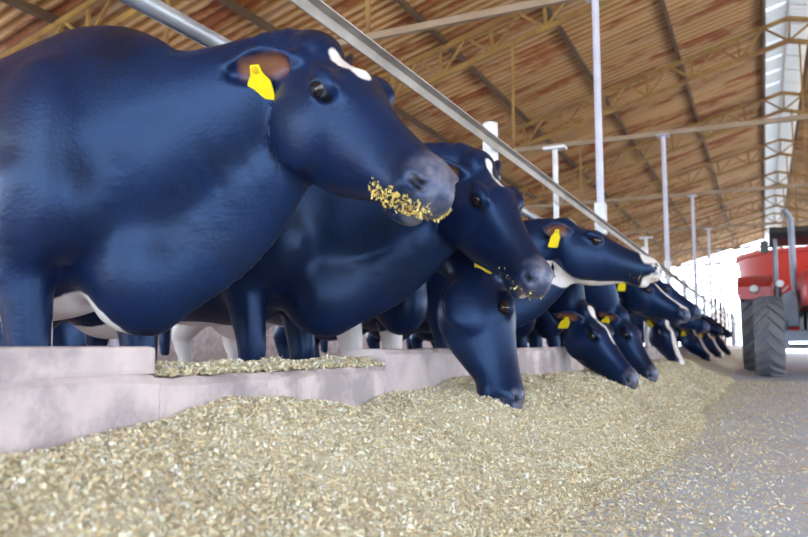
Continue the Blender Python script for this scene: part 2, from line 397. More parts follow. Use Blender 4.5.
def build_feed():
    ys = np.concatenate([np.arange(.05, 3.2, .018), np.arange(3.2, 7, .045), np.arange(7, 15, .12), np.arange(15, 50, .6)])
    xs = np.concatenate([np.arange(KX + .009, .25, .022)])
    XX, YY = np.meshgrid(xs, ys); ZZ = feed_h(XX, YY)
    ny_, nx_ = XX.shape
    vv = np.stack([XX, YY, ZZ], 2).reshape(-1, 3)
    idx = np.arange(ny_ * nx_).reshape(ny_, nx_)
    q = np.stack([idx[:-1, :-1], idx[:-1, 1:], idx[1:, 1:], idx[1:, :-1]], 2).reshape(-1, 4)
    zz = vv[:, 2]; keep = (zz[q] > -.001).any(1); q = q[keep]
    me = bpy.data.meshes.new('feed_heap'); me.from_pydata(vv.tolist(), [], q.tolist()); me.materials.append(M_['feedbed']); me.shade_smooth()
    root = link_mesh('feed_heap', me)
    tag(root, 'long heap of chopped straw-coloured feed lying along the kerb', 'feed', None, 'stuff')
    rg = np.random.RandomState(5)
    n = 170000
    y = np.exp(rg.uniform(np.log(.42), np.log(11), n)); x = rg.uniform(KX + .005, -.2, n)
    z = feed_h(x, y); k = z > .003; x, y, z = x[k], y[k], z[k]
    size = .0085 + .0015 * y
    f = flakes(x, y, z + size * .12, size, 'feed_flakes', root, seed=2); tag(f, kind='stuff')
    # scattered over the lane
    n = 48000
    y = np.exp(rg.uniform(np.log(.9), np.log(10.6), n)); e = np.minimum(np.where(rg.rand(n) < .55, rg.exponential(.22, n), rg.exponential(.60, n)), 1.9); x = -.55 - .06 * np.clip((y - 4) / 10, 0, 4) + e
    z = np.maximum(feed_h(x, y), 0); size = .0080 + .0010 * y
    f = flakes(x, y, z + size * .12 + .001, size, 'scattered_feed', None, .35, 3)
    tag(f, 'loose chopped feed scattered thinly over the grey lane', 'feed', None, 'stuff')
    # on the low length of kerb and along its top
    n = 9000
    y = rg.uniform(1.33, 2.45, n); x = rg.uniform(KX - .17, KX + .0, n)
    prof = .022 * np.clip(1 - ((x - (KX - .09)) / .095) ** 2, 0, 1) * (.4 + vnoise(y * 9, y * 0, 8)) + .006
    z = .377 + prof * rg.uniform(.2, 1, n)
    f = flakes(x, y, z, np.full(n, .013), 'kerb_feed', None, .5, 4)
    tag(f, 'chopped feed spilled on top of the low kerb section', 'feed', None, 'stuff')

# ================================================================== COWS
def smin(a, b, k):
    h = np.clip(.5 + .5 * (b - a) / k, 0, 1); return b + (a - b) * h - k * h * (1 - h)
def smax(a, b, k): return -smin(-a, -b, k)
def catmull(P, n):
    P = np.asarray(P, float); K = len(P); out = []
    for i in range(K - 1):
        p0 = P[max(i - 1, 0)]; p1 = P[i]; p2 = P[i + 1]; p3 = P[min(i + 2, K - 1)]
        for t in np.linspace(0, 1, n, endpoint=False):
            out.append(.5 * ((2 * p1) + (-p0 + p2) * t + (2 * p0 - 5 * p1 + 4 * p2 - p3) * t * t + (-p0 + 3 * p1 - 3 * p2 + p3) * t ** 3))
    out.append(P[-1]); return np.array(out)
class Field:
    def __init__(s, gx, gy, gz):
        s.g = [np.asarray(a, np.float32) for a in (gx, gy, gz)]
        s.d = np.full((len(gx), len(gy), len(gz)), .25, np.float32)
    def sub(s, lo, hi):
        sl = []
        for a, l, h in zip(s.g, lo, hi):
            i0 = max(0, np.searchsorted(a, l) - 1); i1 = min(len(a), np.searchsorted(a, h) + 1); sl.append(slice(i0, i1))
        sl = tuple(sl)
        if any(q.stop - q.start < 1 for q in sl): return None, None
        Q = np.stack(np.meshgrid(s.g[0][sl[0]], s.g[1][sl[1]], s.g[2][sl[2]], indexing='ij'), -1)
        return sl, Q
    def put(s, sl, v, k, op):
        cur = s.d[sl]
        if op == '+': s.d[sl] = smin(cur, v, k)
        else: s.d[sl] = smax(cur, -v, k)
    def loft(s, st, ups, k=.04, n=5, op='+', pad=.08):
        """st rows: x y z ry rz egg ; ups: one up vector per row"""
        S = catmull(np.concatenate([np.asarray(st, float), np.asarray(ups, float)], 1), n)
        P = S[:, :3]; rm = S[:, 3:5].max(1)
        lo = (P - rm[:, None]).min(0) - pad; hi = (P + rm[:, None]).max(0) + pad
        sl, Q = s.sub(lo, hi)
        if sl is None: return
        shp = Q.shape[:3]; Q = Q.reshape(-1, 3)
        best = np.full(len(Q), 1e9, np.float32); val = np.full(len(Q), .25, np.float32)
        for i in range(len(P) - 1):
            a, b_ = P[i], P[i + 1]; ab = b_ - a; L = np.linalg.norm(ab)
            if L < 1e-6: continue
            T = ab / L
            r = Q - a.astype(np.float32); w = r @ T.astype(np.float32); t = np.clip(w / L, 0, 1)
            up = S[i, 6:9] * .5 + S[i + 1, 6:9] * .5; U_ = up - T * (up @ T); U_ /= np.linalg.norm(U_); W_ = np.cross(U_, T)
            u = r @ W_.astype(np.float32); v = r @ U_.astype(np.float32); ax = w - t * L
            dist = u * u + v * v + ax * ax
            ry = S[i, 3] + (S[i + 1, 3] - S[i, 3]) * t; rz = S[i, 4] + (S[i + 1, 4] - S[i, 4]) * t; eg = S[i, 5] + (S[i + 1, 5] - S[i, 5]) * t
            ry = ry * np.clip(1 + eg * np.clip(v / rz, -1, 1), .3, 2); ra = np.minimum(ry, rz)
            k0 = np.sqrt((u / ry) ** 2 + (v / rz) ** 2 + (ax / ra) ** 2) + 1e-6
            k1 = np.sqrt((u / ry ** 2) ** 2 + (v / rz ** 2) ** 2 + (ax / ra ** 2) ** 2) + 1e-6
            f = k0 * (k0 - 1) / k1
            mk = dist < best; best[mk] = dist[mk]; val[mk] = f[mk]
        s.put(sl, np.clip(val, -.25, .25).reshape(shp), k, op)
    def ell(s, c, r, fr=None, k=.04, op='+', pad=.07):
        c = np.asarray(c, float); r = np.asarray(r, float); R_ = r.max() + pad
        sl, Q = s.sub(c - R_, c + R_)
        if sl is None: return
        q = Q - c.astype(np.float32)
        if fr is not None: q = q @ np.asarray(fr, np.float32)      # columns of fr: local axes
        q1 = q / r.astype(np.float32); k0 = np.sqrt((q1 * q1).sum(-1)) + 1e-6; q2 = q1 / r.astype(np.float32); k1 = np.sqrt((q2 * q2).sum(-1)) + 1e-6
        s.put(sl, np.clip(k0 * (k0 - 1) / k1, -.25, .25), k, op)
    def mesh(s):
        d = s.d; gx, gy, gz = s.g; ins = d < 0
        corners = [(i, j, k) for i in (0, 1) for j in (0, 1) for k in (0, 1)]
        nx, ny_, nz = d.shape
        cnt = sum(ins[i:nx - 1 + i, j:ny_ - 1 + j, k:nz - 1 + k].astype(np.int8) for i, j, k in corners)
        cells = np.argwhere((cnt > 0) & (cnt < 8)); n = len(cells)
        cid = np.full((nx - 1, ny_ - 1, nz - 1), -1, np.int64); cid[tuple(cells.T)] = np.arange(n)
        acc = np.zeros((n, 3)); num = np.zeros(n)
        def val(o): return d[cells[:, 0] + o[0], cells[:, 1] + o[1], cells[:, 2] + o[2]]
        def pos(o): return np.stack([gx[cells[:, 0] + o[0]], gy[cells[:, 1] + o[1]], gz[cells[:, 2] + o[2]]], 1)
        for a in corners:
            for ax in range(3):
                if a[ax] == 0:
                    b_ = list(a); b_[ax] = 1
                    va, vb = val(a), val(b_); c = (va < 0) != (vb < 0); t = np.where(c, va / np.where(c, va - vb, 1), 0)[:, None]
                    acc += np.where(c[:, None], pos(a) + (pos(b_) - pos(a)) * t, 0); num += c
        vv = acc / num[:, None]
        faces = []
        for ax in range(3):
            o = [1 if q == ax else 0 for q in range(3)]
            A = ins[:nx - o[0], :ny_ - o[1], :nz - o[2]]; B = ins[o[0]:, o[1]:, o[2]:]
            e = np.argwhere(A != B); flip = A[tuple(e.T)]
            b1, b2 = [q for q in range(3) if q != ax]
            ok = (e[:, b1] > 0) & (e[:, b2] > 0) & (e[:, b1] < d.shape[b1] - 1) & (e[:, b2] < d.shape[b2] - 1); e = e[ok]; flip = flip[ok]
            def cell(da, db):
                c = e.copy(); c[:, b1] += da; c[:, b2] += db; return cid[tuple(c.T)]
            q = np.stack([cell(-1, -1), cell(0, -1), cell(0, 0), cell(-1, 0)], 1)
            if ax == 1: flip = ~flip
            q[~flip] = q[~flip][:, ::-1]; faces.append(q)
        return vv, np.concatenate(faces)

def axis_grid(lo, hi, flo, fhi, coarse, fine):
    out = [lo]
    while out[-1] < hi:
        x = out[-1]
        d = max(flo - x, x - fhi, 0); out.append(x + min(coarse, fine + d * .25))
    return np.array(out)

# coat: navy black with white marks (attribute r), muzzle skin (g), inner ear (b)
def coat_material():
    m, nt, b = mat_new('cow_coat')
    at = N(nt, 'ShaderNodeAttribute', attribute_name='marks'); sp = N(nt, 'ShaderNodeSeparateColor'); nt.links.new(at.outputs['Color'], sp.inputs[0])
    v = coords(nt, (1, 1, 1)); n1 = noise(nt, v, 3.5, 4); n2 = noise(nt, v, 90, 3); n3 = noise(nt, v, 28, 5)
    base = ramp(nt, n1, [(.3, (.004, .006, .016)), (.48, (.005, .013, .050)), (.62, (.006, .011, .034)), (.75, (.009, .010, .026))])
    def edge(sock, amp, soft):
        ad = N(nt, 'ShaderNodeMath', operation='MULTIPLY_ADD'); nt.links.new(n3, ad.inputs[0]); ad.inputs[1].default_value = amp; ad.inputs[2].default_value = -amp * .5
        a2 = N(nt, 'ShaderNodeMath', operation='ADD'); nt.links.new(sock, a2.inputs[0]); nt.links.new(ad.outputs[0], a2.inputs[1])
        mr = N(nt, 'ShaderNodeMapRange'); mr.inputs[1].default_value = -soft; mr.inputs[2].default_value = soft; nt.links.new(a2.outputs[0], mr.inputs[0]); return mr.outputs[0]
    mz = edge(sp.outputs[1], .02, .018); er = edge(sp.outputs[2], .02, .012); wh = edge(sp.outputs[0], .014, .004)
    c = mix(nt, er, base, (.20, .085, .045))
    skin = ramp(nt, n3, [(.35, (.075, .085, .14)), (.65, (.20, .19, .23))])
    c = mix(nt, mz, c, skin)
    dk = edge(at.outputs['Alpha'], .004, .004); c_dark = (.004, .004, .006)
    c = mix(nt, wh, c, ramp(nt, n1, [(.3, (.74, .66, .60)), (.7, (.80, .76, .74))]))
    c = mix(nt, dk, c, c_dark)
    nt.links.new(c, b.inputs['Base Color'])
    b.inputs['Roughness'].default_value = .36; b.inputs['Specular IOR Level'].default_value = .48; b.inputs['Specular Tint'].default_value = (.34, .55, 1, 1)
    b.inputs['Sheen Weight'].default_value = .0; b.inputs['Sheen Roughness'].default_value = .35; b.inputs['Sheen Tint'].default_value = (.35, .5, 1, 1)
    ad = N(nt, 'ShaderNodeMath', operation='ADD'); nt.links.new(n2, ad.inputs[0]); nt.links.new(noise(nt, coords(nt, (9, 40, 25)), 3, 4), ad.inputs[1])
    bump(nt, b, ad.outputs[0], .16, .005)
    return m
M_['coat'] = coat_material()
m, nt, b = mat_new('wet_dark_eye'); b.inputs['Base Color'].default_value = (.012, .008, .008, 1); b.inputs['Roughness'].default_value = .06; M_['eye'] = m
M_['button'] = mat('tag_button', (.80, .55, .02), None, 20, .4)

def cow(label, W, P, Mz, heading=0.0, roll=0.0, s=1.0, fine=.012, coarse=.035, white=(), body_white=(), ear_r=None, ear_l=None, tag_ear='R', lying=False,
        neck_mid=None, tagged=True, legs=(0, 0), dew=1.0):
    """W: ground point under the withers; P: poll; Mz: nose tip (world). Cow-local: x forward, y left, z up."""
    root = empty('cow', (W[0], W[1], W[2] if len(W) > 2 else 0), heading)
    Rm = np.array([[math.cos(heading), -math.sin(heading), 0], [math.sin(heading), math.cos(heading), 0], [0, 0, 1]])
    W3 = np.array([W[0], W[1], W[2] if len(W) > 2 else 0.0]); loc = lambda q: (np.asarray(q, float) - W3) @ Rm
    p, mz = loc(P), loc(Mz); A = mz - p; L = np.linalg.norm(A); A /= L; hs = L / .569
    Up = np.array([0, 0, 1.0]) - A * A[2]
    if np.linalg.norm(Up) < .35: Up = np.array([1.0, 0, 0]) - A * A[0]
    Up /= np.linalg.norm(Up); Sd = np.cross(Up, A)
    Up = Up * math.cos(roll) + Sd * math.sin(roll); Sd = np.cross(Up, A)
    c7, s7 = math.cos(.123), math.sin(.123)
    hx = A * c7 + Up * s7; hz = Up * c7 - A * s7; hy = np.cross(hz, hx)
    fr = np.stack([hx, hy, hz], 1)
    def h2c(q): return p + (fr @ (np.asarray(q, float) * hs))
    def c2h(Q): return ((Q - p) @ fr) / hs
    # ---- grid, fine around the head
    hp = np.array([h2c(q) for q in [(-.12, -.2, -.05), (-.12, .2, -.05), (.62, .1, .06), (.62, -.1, -.2), (.1, .2, .08), (.1, -.2, -.27)]])
    fl, fh = hp.min(0), hp.max(0)
    zlo = -.02
    gx = axis_grid(min(-1.62 * s, fl[0] - .1), max(.62 * s, fh[0] + .06), fl[0], fh[0], coarse, fine)
    gy = axis_grid(min(-.46 * s, fl[1] - .1), max(.46 * s, fh[1] + .1), fl[1], fh[1], coarse, fine)
    gz = axis_grid(zlo, max(1.56 * s, fh[2] + .06), fl[2], fh[2], coarse, fine)
    F = Field(gx, gy, gz)
    zz = (0, 0, 1); dz = -.62 if lying else 0.0
    # ---- trunk
    T = [(-1.40, 0, 1.20, .10, .14, 0), (-1.28, 0, 1.16, .20, .24, .1), (-1.05, 0, 1.10, .285, .335, .15), (-.80, 0, 1.03, .315, .385, .0), (-.5, 0, .985, .345, .425, -.12),
         (-.22, 0, .98, .335, .435, -.08), (.0, 0, 1.0, .285, .425, .0), (.13, 0, .98, .235, .39, -.05), (.24, 0, .94, .165, .32, -.1), (.29, 0, .92, .10, .22, 0)]
    F.loft([(x * s, y, (z + dz) * s, a * s, b_ * s, e) for x, y, z, a, b_, e in T], [zz] * len(T), k=.03, n=4)
    F.ell((.02 * s, 0, (1.30 + dz) * s), (.30 * s, .11 * s, .14 * s), k=.09)                   # withers
    for y in (-1, 1):
        F.ell((.08 * s, y * .21 * s, (.98 + dz) * s), (.15 * s, .09 * s, .30 * s), k=.07)     # shoulder blade
        F.ell((.17 * s, y * .17 * s, (.86 + dz) * s), (.10 * s, .08 * s, .13 * s), k=.06)     # point of the shoulder
        F.ell((-.98 * s, y * .25 * s, (1.33 + dz) * s), (.08 * s, .06 * s, .07 * s), k=.08)   # hip bone
    F.ell((.22 * s, 0, (.67 + dz) * s), (.14 * s, .115 * s, .16 * s), k=.09)                     # brisket
    # ---- legs
    if not lying:
        for y in (-1, 1):
            st = legs[0] * y
            K = [(.06, .20, .92, .12), (.0, .205, .76, .098), (.02, .195, .62, .078), (.05 + st * .3, .19, .44, .058), (.045 + st * .5, .19, .40, .054), (.03 + st, .185, .25, .037), (.02 + st * 1.2, .185, .14, .043), (.055 + st * 1.2, .185, .085, .042), (.075 + st * 1.2, .185, .035, .056)]
            F.loft([(x * s, y * yy * s, z * s, r * s * .92, r * s, 0) for x, yy, z, r in K], [(1, 0, 0)] * len(K), k=.035, n=3)
            st = legs[1] * y
            K = [(-1.02, .19, 1.02, .21), (-.92, .215, .86, .18), (-.93, .215, .72, .125), (-1.06, .20, .60, .085), (-1.13, .195, .52, .066), (-1.11, .195, .42, .045), (-1.08 + st, .195, .28, .04), (-1.06 + st, .195, .15, .046), (-1.02 + st, .195, .09, .044), (-.99 + st, .195, .035, .058)]
            F.loft([(x * s, y * yy * s, z * s, r * s * .85, r * s, 0) for x, yy, z, r in K], [(1, 0, 0)] * len(K), k=.035, n=3)
        F.ell((-.86 * s, 0, .66 * s), (.22 * s, .17 * s, .17 * s), k=.06)                       # udder
        K = [(-1.40, 0, 1.30, .05), (-1.50, 0, 1.15, .035), (-1.52, 0, .8, .03), (-1.50, 0, .55, .04), (-1.49, 0, .42, .03)]
        F.loft([(x * s, y, z * s, r * s, r * s, 0) for x, y, z, r in K], [(1, 0, 0)] * len(K), k=.03, n=3)
    else:
        for y in (-1, 1):
            K = [(.06, .20, .30, .12), (.20, .24, .18, .09), (.42, .24, .11, .06), (.30, .26, .06, .045), (.10, .27, .05, .05)]
            F.loft([(x * s, y * yy * s, z * s, r * s, r * s, 0) for x, yy, z, r in K], [(0, 0, 1.0)] * len(K), k=.035, n=3)
            K = [(-1.0, .22, .34, .22), (-.72, .34, .24, .15), (-.55, .40, .13, .08), (-.85, .42, .07, .05), (-.6, .44, .05, .05)]
            F.loft([(x * s, y * yy * s, z * s, r * s, r * s, 0) for x, yy, z, r in K], [(0, 0, 1.0)] * len(K), k=.035, n=3)
    # ---- neck
    B0 = np.array([.02 * s, 0, (1.06 + dz) * s]); B1 = np.array([.20 * s, 0, (1.06 + dz) * s]); E1 = h2c((.06, 0, -.105)); E0 = h2c((-.06, 0, -.105))
    mid = (B1 + E0) / 2
    if neck_mid is not None: mid = mid + np.asarray(neck_mid)
    pts = [B0, B1, mid, E0, E1]; rr = [(.22, .36), (.185, .305), (.130, .245), (.095, .120), (.085, .115)]
    ups = []
    for i, q in enumerate(pts):
        t = pts[min(i + 1, 4)] - pts[max(i - 1, 0)]; t /= np.linalg.norm(t)
        u = np.array([0, 0, 1.0]) * (1 - i / 4) + hz * (i / 4) + np.array([.25, 0, 0]) * max(-t[2], 0); u = u - t * (u @ t); ups.append(u / np.linalg.norm(u))
    F.loft([(*q, a * s * (1 if i < 3 else hs / s), b_ * s * (1 if i < 3 else hs / s), -.1) for i, (q, (a, b_)) in enumerate(zip(pts, rr))], ups, k=.06, n=6)
    # dewlap
    if dew:
        t0 = h2c((.12, 0, -.24)); t2 = np.array([.27 * s, 0, (.62 + dz) * s]); t1 = (t0 + t2) / 2 - ups[2] * .05 * s
        F.loft([(*t0, .03 * s, .05 * s, 0), (*t1, .035 * s, .10 * s * dew, 0), (*t2, .05 * s, .12 * s, 0)], [ups[3], ups[2], ups[1]], k=.09, n=5)
    # ---- head
    HS = [(-.03, -.02, -.10, .060, .0), (.0, .008, -.150, .086, .05), (.06, .026, -.232, .104, .05), (.13, .034, -.285, .112, .12), (.19, .032, -.290, .110, .16), (.26, .020, -.268, .097, .14),
          (.33, .008, -.232, .083, .06), (.40, .000, -.196, .073, -.02), (.46, -.004, -.174, .072, -.06), (.51, -.010, -.160, .073, -.08), (.542, -.030, -.140, .060, -.05)]
    F.loft([(*h2c((x, 0, (zt + zb) / 2)), w * hs, (zt - zb) / 2 * hs, e) for x, zt, zb, w, e in HS], [hz] * len(HS), k=.045, n=3)
    hr = np.array([1.0, 1, 1]) * hs
    F.ell(h2c((.0, 0, .005)), hr * (.05, .06, .035), fr, k=.04)                                    # poll
    F.ell(h2c((.520, 0, -.064)), hr * (.048, .076, .055), fr, k=.03)                               # muzzle pad
    F.ell(h2c((.488, 0, -.156)), hr * (.062, .052, .032), fr, k=.018)                                 # chin
    for y in (-1, 1):
        F.ell(h2c((.165, y * .100, -.006)), hr * (.052, .019, .022), fr, k=.04)                    # brow
        F.ell(h2c((.15, y * .088, -.175)), hr * (.10, .030, .088), fr, k=.04)                       # jaw muscle
        F.ell(h2c((.185, y * .134, -.030)), hr * (.030, .024, .019), fr, k=.012, op='-')           # eye socket
        for q in range(14 if fine < .0105 else 0):                                                                        # eyelid rim
            a = q / 14 * 2 * PI; F.ell(h2c((.185 + .027 * math.cos(a), y * (.110 - .006 * math.cos(a)), -.030 + .0165 * math.sin(a))), hr * (.0085, .0075, .0065), fr, k=.010, pad=.02)
        F.ell(h2c((.538, y * .058, -.052)), hr * (.022, .022, .024), fr, k=.012)                   # nostril wing
        F.ell(h2c((.556, y * .058, -.054)), hr * (.026, .015, .014), fr, k=.006, op='-', pad=.03)  # nostril
        F.ell(h2c((.536, y * .078, -.047)), hr * (.020, .018, .011), fr, k=.006, op='-', pad=.03)
        K = [(.35, y * .084, -.150), (.43, y * .080, -.142), (.50, y * .076, -.130), (.54, y * .056, -.122), (.568, y * .018, -.120)]
        F.loft([(*h2c(q), .0075 * hs, .0065 * hs, 0) for q in K], [hz] * 5, k=.010, n=3, op='-', pad=.03)
        # ear: a cupped leaf
        ed = np.array((ear_r if y < 0 else ear_l) or (-.70, .62 * y, -.32), float); ed /= np.linalg.norm(ed)
        cup = np.array([.55, .80 * y, -.15]); cup = cup - ed * (cup @ ed); cup /= np.linalg.norm(cup)
        e0 = np.array([.035, y * .075, -.03]); ew = [(0, .024, .022), (.04, .040, .022), (.09, .056, .017), (.14, .052, .014), (.185, .032, .011), (.21, .012, .008)]
        cw = fr @ cup
        F.loft([(*h2c(e0 + ed * t), w * hs, th * hs, 0) for t, w, th in ew], [cw] * 6, k=.018, n=3)
        F.loft([(*h2c(e0 + ed * t + cup * .022), w * .72 * hs, .020 * hs, 0) for t, w, th in ew[1:5]], [cw] * 4, k=.010, n=3, op='-', pad=.03)
    vv, ff = F.mesh()
    vv = vv.astype(np.float32)
    # ---- marks
    hq = c2h(vv); wmask = np.full(len(vv), -1.0)
    def cap(Q, a, b_, r0, r1=None):
        a = np.asarray(a, float); b_ = np.asarray(b_, float); ab = b_ - a; t = np.clip(((Q - a) @ ab) / max(ab @ ab, 1e-9), 0, 1)
        return (r0 + ((r1 if r1 is not None else r0) - r0) * t) - np.linalg.norm(Q - a - t[:, None] * ab, axis=1)
    for a, b_, r0, r1 in white: wmask = np.maximum(wmask, cap(hq, a, b_, r0, r1))
    for a, b_, r0, r1 in body_white: wmask = np.maximum(wmask, cap(vv / s, a, b_, r0, r1))
    mzm = cap(hq, (.53, 0, -.06), (.545, 0, -.11), .066, .050)
    erm = np.full(len(vv), -1.0)
    for y in (-1, 1):
        ed = np.array((ear_r if y < 0 else ear_l) or (-.70, .62 * y, -.32), float); ed /= np.linalg.norm(ed)
        cup = np.array([.55, .80 * y, -.15]); cup = cup - ed * (cup @ ed); cup /= np.linalg.norm(cup)
        e0 = np.array([.035, y * .075, -.03]); erm = np.maximum(erm, cap(hq, e0 + ed * .06 + cup * .012, e0 + ed * .15 + cup * .010, .030, .024))
    dkm = np.full(len(vv), -1.0)
    for y in (-1, 1):
        dkm = np.maximum(dkm, cap(hq, (.545, y * .055, -.056), (.530, y * .080, -.050), .013, .006))
        dkm = np.maximum(dkm, cap(hq, (.165, y * .108, -.030), (.205, y * .108, -.032), .024, .020))
        dkm = np.maximum(dkm, cap(hq, (.215, y * .105, -.036), (.240, y * .095, -.052), .010, .005))
    me = bpy.data.meshes.new('cow_body'); me.from_pydata(vv.tolist(), [], ff.tolist()); me.materials.append(M_['coat'])
    ca = me.color_attributes.new('marks', 'FLOAT_COLOR', 'POINT')
    ca.data.foreach_set('color', np.stack([wmask, mzm, erm, dkm], 1).astype(np.float32).ravel())
    me.shade_smooth()
    link_mesh('body', me, root)
    # ---- eyes
    for y in (-1, 1):
        e = MB().lathe([(max(.0001, math.sin(PI * i / 12)) * .028 * hs, -math.cos(PI * i / 12) * .028 * hs) for i in range(13)], 18)
        e.build('eye', M_['eye'], root, True, loc=tuple(h2c((.185, y * .097, -.030))))
    # ---- ear tag hangs from the ear
    if tagged:
        for y in ((-1,) if tag_ear == 'R' else (1,) if tag_ear == 'L' else (-1, 1)):
            ed = np.array((ear_r if y < 0 else ear_l) or (-.70, .62 * y, -.32), float); ed /= np.linalg.norm(ed)
            cup = np.array([.55, .80 * y, -.15]); cup = cup - ed * (cup @ ed); cup /= np.linalg.norm(cup)
            q = h2c(np.array([.035, y * .075, -.03]) + ed * .115 + cup * .026)
            cw = fr @ cup; dn = np.array([0, 0, -1.0]) - cw * (-cw[2]); dn /= np.linalg.norm(dn); sw = np.cross(cw, dn)
            mt = Matrix(((sw[0], cw[0], -dn[0], q[0]), (sw[1], cw[1], -dn[1], q[1]), (sw[2], cw[2], -dn[2], q[2]), (0, 0, 0, 1)))
            poly = [(-.012, .012), (.012, .012), (.018, -.012), (.034, -.034), (.036, -.092), (.030, -.098), (-.030, -.098), (-.036, -.092), (-.034, -.034), (-.018, -.012)]
            tg = MB().prism([(a * 1.0, b_ * 1.0) for a, b_ in poly], -.002, .002, mt).build('ear_tag', M_['tagyellow'], root)
            bt = MB().lathe([(.0001, .007), (.009, .006), (.011, .0), (.0001, -.004)], 12, 'y'); bt.v = [tuple(mt @ Vector(v)) for v in bt.v]; bt.build('tag_button', M_['button'], tg, True)
    tag(root, label, 'cow', 'dairy cows at the feed rail')
    return root, h2c

P = at_x
def head_at(px, py, X, d, L=.57):
    """nose tip on the pixel's ray over the lane line x = X; poll a head's length behind it"""
    m_ = at_x(px, py, X); d = np.asarray(d, float); d /= np.linalg.norm(d); return dict(P=m_ - d * L, Mz=m_)
C1M = at_x(438, 196, -.665)
# nearest cow: head raised, feed on its muzzle
c1, h1 = cow('largest nearest black cow, head raised, white dash on forehead, feed stuck to muzzle', (-1.78, 1.55), P(320, 49, -1.035), C1M, heading=-.06, roll=-.16, s=.95, fine=.0075, coarse=.03,
    white=[((.075, -.006, .030), (.13, -.006, .022), .024, .030), ((.13, -.006, .022), (.19, -.006, .034), .030, .023)], body_white=[((.10, -.02, .50), (-.25, -.05, .50), .14, .10)], ear_r=(-.68, -.40, -.58), neck_mid=(0, 0, -.05), dew=1.0)
c2, h2 = cow('second black cow from the left, head up, narrow white star below the poll', (-1.80, 2.50), P(480, 163, -.95), P(540, 286, -.70), neck_mid=(0, 0, -.05), heading=.05, s=.97, fine=.009, roll=-.1,
    white=[((.03, .0, .03), (.15, .0, .03), .016, .010), ((.55, 0, -.14), (.56, 0, -.15), .02, .03)], body_white=[((-.3, 0, .5), (-.9, 0, .48), .12, .14)], ear_r=(-.6, -.6, -.5))
c3, h3 = cow('black cow with head lowered straight into the feed below the second cow', (-1.80, 3.31), **head_at(511, 409, -.90, (.15, -.25, -.95)), heading=-.1, s=.97, fine=.0108, roll=.5, dew=0, neck_mid=(.06, 0, .07),
    body_white=[((.05, -.2, .0), (.05, -.2, .48), .12, .12), ((.05, .2, .0), (.05, .2, .44), .12, .12), ((-1.05, -.2, 0), (-1.08, -.2, .6), .12, .14), ((-1.05, .2, 0), (-1.08, .2, .6), .12, .14), ((-.9, 0, .55), (-.4, 0, .5), .16, .1)], ear_r=(-.85, -.35, -.3))
c4, h4 = cow('black cow stretching its head level, with white muzzle and white throat line', (-1.78, 4.35), P(566, 225, -1.06), P(657, 272, -.56), heading=.03, s=.97, fine=.012, roll=-.1, neck_mid=(0, 0, -.06),
    white=[((.02, 0, .03), (.07, 0, .03), .034, .02), ((.2, 0, .03), (.45, 0, 0), .006, .012), ((.50, 0, -.03), (.54, 0, -.13), .07, .07), ((-.22, -.03, -.27), (.10, -.03, -.29), .085, .055), ((.10, -.02, -.29), (.40, -.01, -.208), .046, .030)],
    body_white=[((.42, -.03, .88), (.66, -.02, .86), .06, .06)], ear_r=(-.7, -.6, -.25))
c5, h5 = cow('black cow eating at the kerb, white blaze running down from its poll', (-1.80, 5.2), **head_at(633, 384, -.78, (.52, -.10, -.84)), heading=-.05, dew=0, neck_mid=(.05, 0, .12), s=.97, fine=.012, roll=-.2,
    white=[((.02, 0, .03), (.10, 0, .035), .034, .02), ((.10, 0, .03), (.30, 0, .015), .016, .008)], ear_r=(-.45, -.85, -.2))
c6, h6 = cow('black cow eating, its plain dark head behind the blaze-faced one', (-1.80, 6.05), **head_at(653, 379, -.80, (.40, -.12, -.9)), heading=-.05, dew=0, neck_mid=(.05, 0, .12), s=.97, fine=.014, ear_r=(-.4, -.85, -.2))
c7, h7 = cow('black cow with level head, white blaze and pinkish muzzle reaching past the others', (-1.78, 6.95), **head_at(687, 317, -.60, (.74, -.05, -.66)), heading=.05, s=.97, fine=.014, roll=-.15, neck_mid=(0, 0, -.04),
    white=[((.0, 0, .03), (.50, 0, -.01), .020, .026), ((.50, 0, -.03), (.53, 0, -.09), .045, .05)])
c8, h8 = cow('black cow with level head half hidden behind the blaze-faced reaching cow', (-1.78, 7.95), **head_at(699, 314, -.58, (.74, .0, -.66)), heading=.05, s=.97, fine=.018, neck_mid=(0, 0, -.04), white=[((.05, 0, .03), (.5, 0, -.0), .012, .014)])
c9, h9 = cow('black cow eating with a broad white face blaze down to the feed', (-1.80, 9.05), **head_at(680, 366, -.88, (.30, -.2, -.93)), heading=0, dew=0, neck_mid=(.06, 0, .13), s=.97, fine=.018, roll=-.15,
    white=[((.0, .01, .03), (.56, .0, -.04), .026, .040)])
c10, h10 = cow('distant black cow with raised head past the pale rail post', (-1.80, 11.3), P=(-1.12, 11.25, 1.05), Mz=(-.70, 11.2, .68), s=.97, fine=.022)
c11, h11 = cow('distant black cow with lowered head and white face', (-1.80, 13.6), P=(-1.10, 13.5, .70), Mz=(-.82, 13.4, .22), dew=0, neck_mid=(.05, 0, .12), s=.97, fine=.022, white=[((.0, 0, .03), (.56, 0, -.04), .04, .05)])
FARL = ['distant black cow with raised head, second of the far group', 'distant black cow eating, nearer the far gable', 'distant black cow with raised head near the far gable', 'smallest black cow at the far end of the row']
for i, (src, dy) in enumerate([(c10, 3.6), (c11, 3.7), (c10, 8.0), (c11, 8.2)]):
    c = copy_tree(src); c.location.y += dy; c['label'] = FARL[i]
lw = np.array([-5.6, 4.6, 0.0])
cow('black and white cow lying on the alley floor, seen between the standing legs', lw, lw + np.array([.45, .1, 1.02]), lw + np.array([.90, .2, .72]), heading=.3, fine=.022, coarse=.04, lying=True, tagged=False,
    body_white=[((.2, -.3, .0), (-.9, -.4, .1), .16, .2), ((.25, 0, .25), (.3, 0, .3), .2, .1)])
